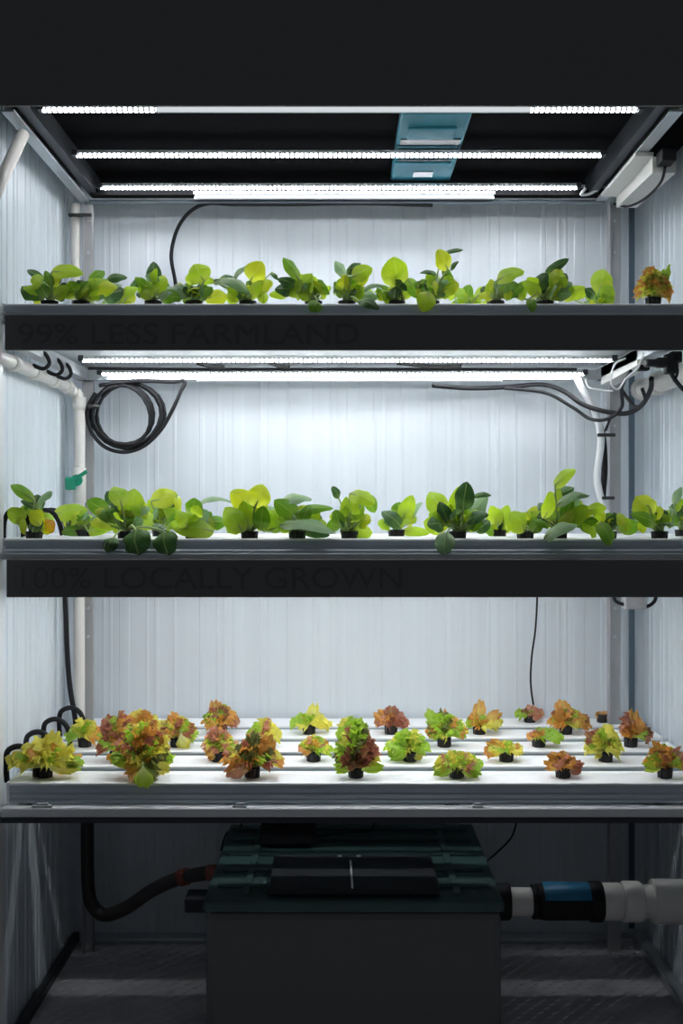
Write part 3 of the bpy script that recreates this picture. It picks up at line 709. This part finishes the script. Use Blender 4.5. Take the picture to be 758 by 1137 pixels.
def greens(label, group, px, row, shelf, leaves, idx, kind='leafy_green_plant', cat='plant', potted=True):
    """leaves: (base px, base py, tip px, tip py, width px, tone[, depth offset])"""
    zt = SH[shelf]; Y = row; x = (px - CX) * Y / F
    t = thing(kind, label, cat, (x, Y, zt), group)
    rn = random.Random(idx * 17 + 5)
    pot(t, x, Y, zt, h=.014)
    for k, lf in enumerate(leaves):
        bx, by, tx, ty, w, tone = lf[:6]
        dy = lf[6] if len(lf) > 6 else rn.uniform(-.045, .03)
        over = by > {1: 335, 2: 596}[shelf] or ty > {1: 337, 2: 600}[shelf]
        if over: dy = YFR - Y
        Yl = Y + dy
        if by > {1: 331, 2: 590}[shelf] and not over: by = {1: 331, 2: 590}[shelf]
        b = U(bx, by, Yl + (0 if not over else .005)); tp = U(tx, ty, Yl + (rn.uniform(-.03, .02) if not over else -.012))
        if (tp - b).length < .02: tp = b + (tp - b).normalized() * .02
        # keep leaf above the lid
        if not over:
            b.z = max(b.z, zt + .012); tp.z = max(tp.z, zt + .008)
            if (tp - b).length < .02: tp = b + Vector((tp.x - b.x, -.01, .016)).normalized() * .024
        face = Vector((rn.uniform(-.45, .45), -1, rn.uniform(.15, .75)))
        if tone == 'P': face = Vector((rn.uniform(-.2, .2), -.7, 1.1))
        mb = MB()
        root = Vector((x + rn.uniform(-.008, .008), Y + rn.uniform(-.008, .008), zt + .016))
        leafy(mb, root, b, tp, w * Yl / F * 1.15, face, rn, droop=rn.uniform(.12, .34), cup=rn.uniform(.1, .38), stalk=.0022 + w * .00005)
        mb.build('leaf', [TONE[tone], STALK], t)
    # leaves filling the middle of the rosette
    fx = [U(q[2], q[3], Y) for q in leaves if q[3] < {1: 330, 2: 588}[shelf]] or [Vector((x, Y, zt + .06))]
    xa, xb = min(q.x for q in fx) * .9 + x * .1, max(q.x for q in fx) * .9 + x * .1; zh = max(q.z for q in fx) - zt
    for k in range(7 + len(leaves)):
        tx = xa + (xb - xa) * ((k * .618) % 1); hh = zt + .025 + zh * rn.uniform(.05, .68) * (1 - .5 * abs(tx - (xa + xb) / 2) / max(.02, (xb - xa) / 2))
        tp = Vector((tx, Y + rn.uniform(-.05, .05), hh)); r0 = Vector((x + rn.uniform(-.008, .008), Y, zt + .016))
        b = r0 + (tp - r0) * rn.uniform(.35, .55) + Vector((0, 0, .008))
        if (tp - b).length < .022: tp = b + (tp - b).normalized() * .024
        mb = MB(); leafy(mb, r0, b, tp, rn.uniform(.030, .050), Vector((rn.uniform(-.6, .6), -1, rn.uniform(.1, .9))), rn, droop=rn.uniform(.15, .4), cup=rn.uniform(.1, .4))
        mb.build('leaf', [TONE['LYLDLYGP'[(k + idx) % 8]], STALK], t)
    # small inner leaves
    for k in range(3):
        a = rn.uniform(0, 2 * PI); b = Vector((x + .008 * math.cos(a), Y + .008 * math.sin(a), zt + .03)); tp = b + Vector((.022 * math.cos(a), .022 * math.sin(a), rn.uniform(.012, .03)))
        mb = MB(); leafy(mb, Vector((x, Y, zt + .016)), b, tp, .018, Vector((-math.cos(a) * .5, -math.sin(a) * .5 - .3, 1)), rn, stalk=.0016)
        mb.build('leaf', [TONE['LGY'[k]], STALK], t)
    return t
YFR = 2.775
A, B = 2.85, 3.03
G1 = 'leafy greens on the top shelf'
S1 = [
 ('leafy green at the far left of the top shelf with a round dark low leaf', 55, A, [(46,331,24,317,22,'D'),(50,312,29,299,8,'D'),(57,303,93,302,15,'L'),(62,321,69,297,13,'D'),(52,330,40,312,14,'G'),(60,331,76,318,14,'L'),(58,318,50,300,9,'G')]),
 ('low bushy green second from left on the top shelf', 90, A, [(84,333,74,315,18,'L'),(94,328,120,308,17,'L'),(100,315,115,300,14,'G'),(118,311,141,307,10,'D'),(95,331,108,318,18,'L'),(88,330,98,312,16,'G'),(110,322,135,315,12,'P')]),
 ('green with a dark low leaf beside the curved black cable, left of it', 127, B, [(116,332,137,321,22,'D'),(92,331,102,322,16,'L'),(145,322,158,308,10,'D'),(134,331,152,318,13,'L'),(126,328,118,314,14,'G'),(140,331,150,326,14,'Y')]),
 ('green with one upright dark pointed leaf under the curved black cable', 170, A, [(172,318,170,290,15,'D'),(176,333,196,318,19,'P'),(168,331,158,320,15,'L'),(180,331,200,330,16,'G'),(166,322,150,308,10,'G'),(174,326,184,308,14,'L')]),
 ('green with a triangular lime leaf just right of the curved black cable', 215, A, [(226,313,215,293,24,'L'),(206,333,196,314,20,'P'),(212,333,216,317,20,'D'),(228,331,252,330,18,'Y'),(222,314,238,312,10,'L'),(220,326,236,318,16,'G'),(204,324,192,322,14,'P')]),
 ('green with a large grey leaf and a round lime leaf, left of centre', 275, A, [(238,312,280,324,20,'P'),(278,312,290,291,22,'Y'),(258,312,276,293,10,'P'),(278,332,290,311,14,'L'),(301,303,309,311,5,'D'),(270,331,258,320,14,'G'),(242,313,262,308,10,'D'),(266,333,250,327,16,'L'),(280,322,296,318,12,'G')]),
 ('sprawling green with a slanting lime leaf leaning left of centre', 348, A, [(331,309,315,285,15,'G'),(330,325,346,303,17,'L'),(318,328,299,327,10,'L'),(352,325,340,312,14,'G'),(352,334,347,346,15,'G'),(360,320,338,306,8,'P'),(345,331,330,322,15,'L'),(356,331,366,318,12,'L')]),
 ('green with paired grey and lime leaves at the middle of the top shelf', 385, A, [(384,308,373,289,15,'P'),(391,308,413,297,18,'L'),(385,304,400,292,10,'D'),(378,332,372,312,9,'G'),(398,327,426,314,11,'P'),(398,334,421,342,12,'D'),(388,325,392,306,10,'L'),(392,331,404,318,10,'G')]),
 ('green with a tall square lime leaf right of centre', 440, A, [(440,318,437,285,29,'L'),(430,332,420,317,15,'G'),(437,333,440,318,14,'D'),(446,333,452,320,14,'L'),(451,310,466,331,15,'G'),(428,326,414,316,9,'P'),(432,331,424,325,14,'L')]),
 ('tallest green of the top shelf with a folded leaf at its tip', 478, A, [(478,328,484,306,20,'L'),(496,300,487,277,17,'Y'),(493,281,514,277,5,'D'),(500,316,492,297,12,'G'),(486,306,466,302,6,'D'),(476,324,469,346,19,'L'),(500,300,508,290,6,'D'),(484,331,472,315,16,'L'),(488,331,498,312,12,'Y'),(470,324,462,312,12,'G')]),
 ('low lime green with two short broad leaves right of the tallest', 518, B, [(520,332,503,324,17,'L'),(528,334,548,319,16,'L'),(516,331,522,316,12,'G'),(505,331,498,322,12,'L')]),
 ('green with a single lime leaf held above a thin stem', 550, A, [(551,313,581,299,19,'L'),(548,333,542,322,12,'L'),(553,333,562,324,10,'G'),(546,331,532,327,12,'Y')]),
 ('arching green with a long dark leaf pointing up to the right', 605, A, [(605,305,631,287,10,'D'),(596,322,606,303,17,'D'),(590,312,561,333,10,'G'),(574,332,584,320,14,'L'),(616,320,629,304,15,'D'),(624,331,646,318,17,'L'),(588,331,592,346,10,'G'),(610,331,618,316,14,'P'),(600,328,580,312,12,'L'),(612,331,632,328,12,'Y')]),
 ('green with an upright lime leaf near the right rear post', 668, B, [(664,326,671,297,21,'L'),(634,331,650,318,16,'L'),(675,334,673,309,12,'Y'),(660,331,650,320,12,'D'),(668,331,680,318,10,'L')]),
]
for i, (lab, px, row, lv) in enumerate(S1): greens(lab, G1, px, row, 1, lv, i)
G2 = 'leafy greens on the middle shelf'
S2 = [
 ('green at the far left of the middle shelf with one orange leaf', 38, A, [(38,556,11,537,12,'G'),(40,563,56,545,21,'P'),(44,566,22,555,7,'D'),(46,594,60,578,19,'O'),(36,592,44,574,16,'D'),(30,580,44,560,12,'L'),(44,584,34,566,12,'Y')]),
 ('low spreading pale green second from left on the middle shelf', 92, B, [(58,572,97,565,18,'L'),(90,595,68,589,15,'G'),(98,595,122,586,16,'L'),(92,585,88,568,18,'L'),(100,582,112,570,14,'P'),(84,585,70,574,13,'Y'),(98,590,130,578,14,'L')]),
 ('large green with three round dark leaves drooping over the front of the middle shelf', 140, A, [(120,569,96,555,17,'G'),(135,562,127,539,20,'L'),(146,578,149,542,24,'L'),(130,560,118,545,15,'D'),(138,577,122,563,20,'L'),(152,583,160,556,16,'Y'),(126,597,119,613,19,'D',-.07),(150,588,153,617,32,'D',-.07),(182,590,186,617,27,'D',-.07),(172,588,180,582,18,'D'),(150,585,134,572,15,'G'),(140,590,126,580,16,'L')]),
 ('green with a lime leaf arching over like a hood, left of centre', 178, B, [(168,557,198,549,20,'Y'),(196,551,199,566,8,'Y'),(186,573,164,555,18,'L'),(184,572,192,552,16,'D'),(184,586,206,569,13,'G'),(176,582,170,563,18,'L'),(188,580,200,562,13,'L')]),
 ('green with one long bright low leaf at the channel edge', 215, A, [(215,573,216,554,20,'G'),(216,563,259,555,9,'P'),(237,591,192,586,20,'L'),(208,584,196,570,14,'L'),(222,583,234,568,13,'G'),(206,592,190,580,13,'L')]),
 ('dense green with round yellow lime leaves left of centre of the middle shelf', 277, A, [(278,562,256,546,21,'Y'),(283,563,292,538,24,'Y'),(270,592,249,563,22,'L'),(290,588,292,562,18,'G'),(294,594,307,565,17,'L'),(276,585,270,556,18,'L'),(284,585,284,564,14,'Y'),(264,592,252,582,16,'L'),(300,592,318,575,14,'G')]),
 ('green with broad grey leaves at the centre of the middle shelf', 330, A, [(311,557,346,552,18,'P'),(331,577,305,555,20,'G'),(330,569,370,563,11,'G'),(311,583,373,589,21,'P',-.04),(340,585,352,563,18,'L'),(322,590,310,574,16,'L'),(336,592,366,598,12,'D',.0),(334,582,344,560,12,'G')]),
 ('upright green with a hooked leaf right of the broad grey one', 388, A, [(376,553,369,540,9,'D'),(388,549,416,558,18,'L'),(408,550,416,570,13,'G'),(386,581,383,552,12,'L'),(378,592,414,590,22,'L'),(378,585,372,566,13,'G'),(394,582,402,560,13,'L'),(372,592,366,578,13,'G'),(390,575,396,553,9,'G')]),
 ('small green with an upright lime leaf right of centre', 440, B, [(446,586,424,567,15,'D'),(446,577,458,550,16,'L'),(446,594,477,591,11,'L'),(432,585,420,578,13,'L'),(452,582,468,556,8,'P'),(438,580,432,566,10,'G')]),
 ('bushiest upright green of the middle shelf with one leaf over the front', 508, A, [(492,572,477,545,22,'L'),(507,578,512,539,21,'L'),(514,566,518,535,20,'D'),(522,582,539,549,18,'P'),(494,587,470,579,20,'L'),(524,552,546,549,6,'D'),(520,590,530,566,18,'L'),(496,591,491,616,20,'P'),(498,582,488,558,15,'D'),(502,585,500,560,14,'Y'),(528,592,544,578,14,'D'),(514,590,524,570,14,'G')]),
 ('small pale green right of the bushiest one', 553, B, [(551,582,546,562,13,'L'),(558,584,563,561,13,'L'),(550,590,538,588,12,'G'),(556,592,568,580,12,'Y'),(552,584,554,564,9,'Y')]),
 ('low lime green leaning left of the tallest on the middle shelf', 583, A, [(582,596,568,568,25,'L'),(602,578,575,572,12,'L'),(586,585,596,562,16,'Y'),(590,590,602,576,14,'G'),(578,588,562,580,14,'L')]),
 ('tallest green of the middle shelf with a lime leaf reaching high', 620, A, [(616,541,638,519,14,'L'),(614,554,637,541,13,'D'),(618,562,654,547,14,'P'),(630,582,652,562,18,'L'),(604,576,612,546,14,'L'),(604,598,640,580,20,'P',-.06),(651,568,674,562,12,'L'),(614,578,606,556,14,'G'),(626,578,634,554,14,'G'),(612,584,590,568,14,'L'),(622,592,636,566,12,'Y')]),
 ('sprawling green with dark leaves at the foot of the white hose', 675, A, [(662,596,648,584,19,'L'),(666,580,679,605,20,'G',-.07),(682,588,683,570,15,'D'),(688,592,710,580,16,'G'),(670,582,660,570,12,'L'),(676,580,696,574,12,'P')]),
 ('green with a broad yellow lime leaf in a black pot near the right wall', 732, A, [(724,573,706,551,28,'Y'),(727,583,702,570,14,'G'),(720,562,700,566,12,'L'),(728,585,716,568,14,'L'),(734,585,742,566,10,'L')]),
 ('partly cropped green with small dark leaves at the right edge', 758, B, [(746,572,759,558,16,'D'),(750,569,752,585,9,'G'),(748,560,756,540,9,'P'),(754,580,764,570,14,'G'),(752,572,742,562,8,'P')]),
]
for i, (lab, px, row, lv) in enumerate(S2): greens(lab, G2, px, row, 2, lv, 50 + i)

def frill(mb, root, target, width, face, rn, amp=.16, mi=0, ms=1):
    """lettuce leaf: narrow rib opening to a ruffled fan"""
    L = (target - root).length; d = (target - root) / L
    f = face - d * face.dot(d)
    if f.length < 1e-4: f = Vector((0, -1, .2))
    f.normalize(); side = d.cross(f).normalized()
    nu, nv = 9, 28; o = len(mb.v); ph = rn.random() * 6; kf = rn.uniform(3.2, 4.8); lob = [rn.uniform(.9, 1.08) for _ in range(5)]
    curl = rn.uniform(.1, .4)
    for i in range(nu + 1):
        t = i / nu
        w = width * .5 * (.14 + .86 * min(1, max(0, (t - .12) / .55)) ** .9)
        for j in range(nv + 1):
            v = j / nv * 2 - 1
            lb = lob[min(4, int((v + 1) * 2.49))]
            tl = t * (1 - .30 * v * v * t) * (1 + (lb - 1) * t) * (1 + .10 * t * t * (abs(math.sin(v * 5.5 + ph)) - .6))
            rf = amp * width * t ** 2 * (.35 + .65 * abs(v)) * math.sin(v * kf * 3.3 + ph + t * 2.5)
            e2 = amp * .7 * width * t ** 4 * math.sin(v * kf * 8 + ph * 2)
            p = root + d * (L * tl) + side * (w * math.sin(v * 1.25) / .95) + f * (math.sin(PI * .8 * t) * L * .16 - t * t * L * curl * .5 + rf + e2 - .25 * w * v * v * t)
            p.z = max(p.z, mb.zmin)
            mb.uv[len(mb.v)] = (t, v * .8); mb.v.append(p)
    W = nv + 1
    for i in range(nu):
        for j in range(nv): mb.face((o + i * W + j, o + i * W + j + 1, o + (i + 1) * W + j + 1, o + (i + 1) * W + j), mi, True)

def lettuce(label, px, Y, shelf, ext, tones, n, idx, cup=0, extra=()):
    """ext = left, right, top in pixels at that depth"""
    zt = SH[shelf]; x = (px - CX) * Y / F
    t = thing('lettuce_plant', label, 'lettuce', (x, Y, zt), 'young lettuces on the bottom shelf' if shelf == 3 else None)
    rn = random.Random(idx * 31 + 11); pot(t, x, Y, zt, r=.0185, h=.022)
    l, r, top = (ext[0] - CX) * Y / F - x, (ext[1] - CX) * Y / F - x, CZ - (ext[2] - CY) * Y / F - zt
    ry = (r - l) * .42
    root = Vector((x, Y, zt + .022))
    specs = []
    n = int(n * 2.5)
    for k in range(n):
        a = 2 * PI * (k * .382 + .1) + rn.uniform(-.3, .3); ring = ((k + .5) / n) ** .6   # 0 centre .. 1 outer
        dx = math.cos(a) * ring; dy = math.sin(a) * ring
        X = x + (dx * r if dx > 0 else -dx * l) * 1.0; Yy = Y + dy * ry * .8
        hz = zt + .018 + (top - .022) * (1 - .72 * ring ** 1.6) * rn.uniform(.82, 1.03)
        specs.append((Vector((X, Yy, hz)), ring))
    for k, (tg, ring) in enumerate(specs):
        mb = MB(); mb.zmin = zt + .004
        out = Vector((tg.x - root.x, tg.y - root.y, 0)); out = out.normalized() if out.length > 1e-4 else Vector((0, -1, 0))
        face = Vector((0, 0, 1)) * (.55 + .3 * ring) - out * (.9 - .6 * ring) + Vector((rn.uniform(-.4, .4), -.35, 0))
        L = (tg - root).length
        base = root + Vector((rn.uniform(-.006, .006), rn.uniform(-.006, .006), 0))
        frill(mb, base, tg, max(.025, min(.046, L * rn.uniform(.65, .95))), face, rn, amp=rn.uniform(.18, .28))
        mb.build('leaf', [LT[tones[k % len(tones)]], STALK], t)
    for k, (ax, ay, dY, w, tn) in enumerate(extra):
        tg = U(ax, ay, Y + dY); over = tg.z < zt + .01
        mb = MB(); mb.zmin = -9 if over and dY < -.06 else zt + .004
        mid = (root + tg) / 2; mid.z = max(mid.z, zt + .04)
        st = root if not over else Vector(((root.x * .4 + tg.x * .6), Y + dY * .8, zt + .045))
        if over: mb.tube(spline([root, (root + st) / 2 + Vector((0, 0, .012)), st], 4), .0028, 6, 1)
        frill(mb, st, tg, w, Vector((rn.uniform(-.3, .3), -1, .35)), rn, amp=.16)
        mb.build('leaf', [LT[tn], STALK], t)
    return t
R1, R2, R3, R4, R5 = CHY
LS = [
 ('yellow green lettuce sprawling at the left end of the front row', 50, R1, (6, 92, 813), 'yyygyoy', 13, ((84, 850, -.03, .04, 'y'), (20, 838, -.02, .045, 'y'), (62, 812, 0, .045, 'y'))),
 ('largest amber lettuce of the front row, tumbling over the channel edge', 160, R1, (120, 192, 792), 'oyogorygod', 20, ((160, 874, -.085, .05, 'g'), (150, 866, -.075, .05, 'o'), (172, 862, -.07, .045, 'd'), (140, 850, -.05, .05, 'o'), (188, 852, -.04, .035, 'y'), (125, 838, -.03, .045, 'g'))),
 ('front row lettuce with dark green heart and amber top on a tall black pot', 280, R1, (240, 314, 812), 'dodorgroy', 14, ((302, 818, 0, .055, 'o'), (250, 858, -.04, .042, 'p'), (280, 815, -.02, .04, 'd'), (280, 835, -.045, .035, 'd'))),
 ('tall front row lettuce, green above and wine red below', 395, R1, (370, 424, 797), 'grgrgdrgry', 17, ((392, 846, -.04, .045, 'r'), (385, 830, -.04, .045, 'r'), (404, 838, -.045, .045, 'r'), (372, 852, -.03, .03, 'g'), (424, 852, -.03, .03, 'g'), (400, 800, 0, .05, 'g'))),
 ('light green low lettuce of the front row right of centre', 507, R1, (480, 538, 830), 'ygygyp', 13, ((482, 856, -.03, .034, 'g'), (534, 860, -.03, .034, 'g'))),
 ('small reddish amber lettuce curled like a cup in the front row', 625, R1, (605, 648, 832), 'orpro', 9, ((608, 842, -.01, .05, 'o'), (645, 855, -.02, .03, 'p'))),
 ('brown and green lettuce at the right end of the front row', 738, R1, (714, 762, 824), 'orogoy', 11, ((726, 824, 0, .045, 'o'), (757, 832, -.01, .04, 'p'), (716, 845, -.02, .045, 'g'))),
 ('red brown lettuce at the left of the second row beside the largest one', 130, R2, (106, 156, 790), 'rgorgr', 13, ((118, 795, 0, .05, 'r'), (128, 805, -.02, .05, 'r'))),
 ('orange pink lettuce with a green base left of centre in the second row', 242, R2, (222, 266, 805), 'opgypog', 11, ((243, 808, -.02, .05, 'p'), (228, 838, -.03, .035, 'o'))),
 ('yellow and brown lettuce in the second row left of the tall red one', 348, R2, (328, 370, 812), 'yogypg', 11, ()),
 ('bright green lettuce in the second row right of the tall red one', 455, R2, (424, 478, 806), 'ggygyg', 13, ((432, 838, -.02, .045, 'g'), (470, 838, -.02, .04, 'y'))),
 ('low yellow lettuce with a brown left leaf in the second row', 562, R2, (535, 584, 820), 'yygyoy', 10, ((540, 825, 0, .045, 'o'),)),
 ('bright yellow green lettuce in the second row right side', 672, R2, (645, 692, 803), 'ygyygyp', 13, ((675, 806, 0, .05, 'y'), (650, 815, -.01, .04, 'r'), (660, 832, -.02, .045, 'y'))),
 ('small yellow green lettuce at the left end of the third row', 94, R3, (72, 120, 794), 'yygoy', 10, ()),
 ('amber and brown lettuce in the third row right of the largest one', 196, R3, (174, 222, 790), 'yorgoyr', 13, ((182, 798, 0, .05, 'y'), (216, 808, -.01, .045, 'r'), (205, 832, -.05, .045, 'y'))),
 ('pale yellow wisp of lettuce in the third row left of centre', 293, R3, (272, 316, 795), 'yypyg', 8, ()),
 ('green lettuce half hidden behind the tall red one of the front row', 388, R3, (372, 414, 792), 'gygyg', 10, ()),
 ('green lettuce at the third row behind the low light green one', 493, R3, (470, 520, 786), 'gdgogyg', 14, ((492, 788, 0, .045, 'd'), (476, 790, 0, .04, 'g'), (474, 808, -.01, .04, 'o'))),
 ('pinkish brown and green lettuce in the third row left of the bright yellow one', 598, R3, (584, 628, 806), 'gpogp', 10, ()),
 ('brown lettuce at the right end of the third row', 700, R3, (686, 724, 790), 'orogp', 11, ((704, 790, 0, .045, 'o'), (722, 808, -.01, .035, 'r'))),
 ('orange yellow lettuce at the back behind the largest one', 158, R4, (130, 180, 786), 'oyoyo', 11, ()),
 ('tall brown lettuce at the back, left of centre', 245, R4, (222, 268, 778), 'orgor', 13, ((237, 778, 0, .045, 'o'), (250, 784, -.02, .04, 'r'), (247, 800, -.03, .04, 'r'))),
 ('pale yellow green lettuce at the back with a raised wispy leaf', 343, R4, (318, 368, 788), 'yygyg', 11, ((350, 781, 0, .035, 'y'),)),
 ('fan shaped red brown lettuce at the back near the centre', 434, R4, (414, 456, 784), 'rrorp', 13, ((434, 784, -.01, .05, 'r'), (418, 790, -.01, .045, 'o'), (440, 800, -.03, .05, 'r'))),
 ('amber topped lettuce at the back right of centre', 532, R4, (514, 562, 790), 'oygyo', 12, ((532, 778, 0, .04, 'o'), (556, 790, 0, .035, 'o'), (524, 790, 0, .04, 'o'))),
 ('tall orange brown lettuce at the back under the hanging wire', 628, R4, (606, 656, 782), 'oorogy', 13, ((624, 776, 0, .05, 'o'), (618, 788, -.02, .05, 'o'), (650, 798, -.01, .045, 'g'))),
 ('dusky pink lettuce at the very back left of the tall orange brown one', 588, R5, (570, 606, 784), 'prgpr', 10, ((594, 784, -.01, .05, 'p'), (598, 792, -.03, .045, 'p'))),
 ('tiny brown seedling lettuce alone at the back right', 669, R5, (660, 679, 790), 'opo', 6, ()),
]
for i, (lab, px, Y, ext, tones, n, extra) in enumerate(LS): lettuce(lab, px, Y, 3, ext, tones, n, i, extra=extra)
lettuce('yellow and orange frilly lettuce alone at the right end of the top shelf', 725, A, 1, (703, 748, 294), 'yoyoygo', 14, 99, extra=((742, 296, 0, .028, 'g'), (722, 302, -.02, .05, 'y')))

# ------------------------------------------------------------ world, camera
w = bpy.data.worlds.new('room_light'); SC.world = w; w.use_nodes = True
bg = w.node_tree.nodes['Background']; bg.inputs[0].default_value = (.86, .93, 1, 1); bg.inputs[1].default_value = .065
cam = bpy.data.cameras.new('camera'); co = bpy.data.objects.new('camera', cam); COL.objects.link(co)
co.location = (0, 0, CZ); co.rotation_euler = (PI / 2, 0, 0)
cam.sensor_width = 36; cam.sensor_fit = 'AUTO'; cam.lens = F / 1137 * 36
cam.shift_x = -(CX - 379) / 1137; cam.shift_y = (CY - 568.5) / 1137
SC.camera = co
SC.view_settings.view_transform = 'Standard'; SC.view_settings.look = 'None'
SC.view_settings.gamma = 1; SC.view_settings.use_curve_mapping = False; SC.view_settings.exposure = 0
SC.cycles.use_denoising = True; SC.cycles.max_bounces = 10; SC.cycles.diffuse_bounces = 6; SC.cycles.sample_clamp_indirect = 6
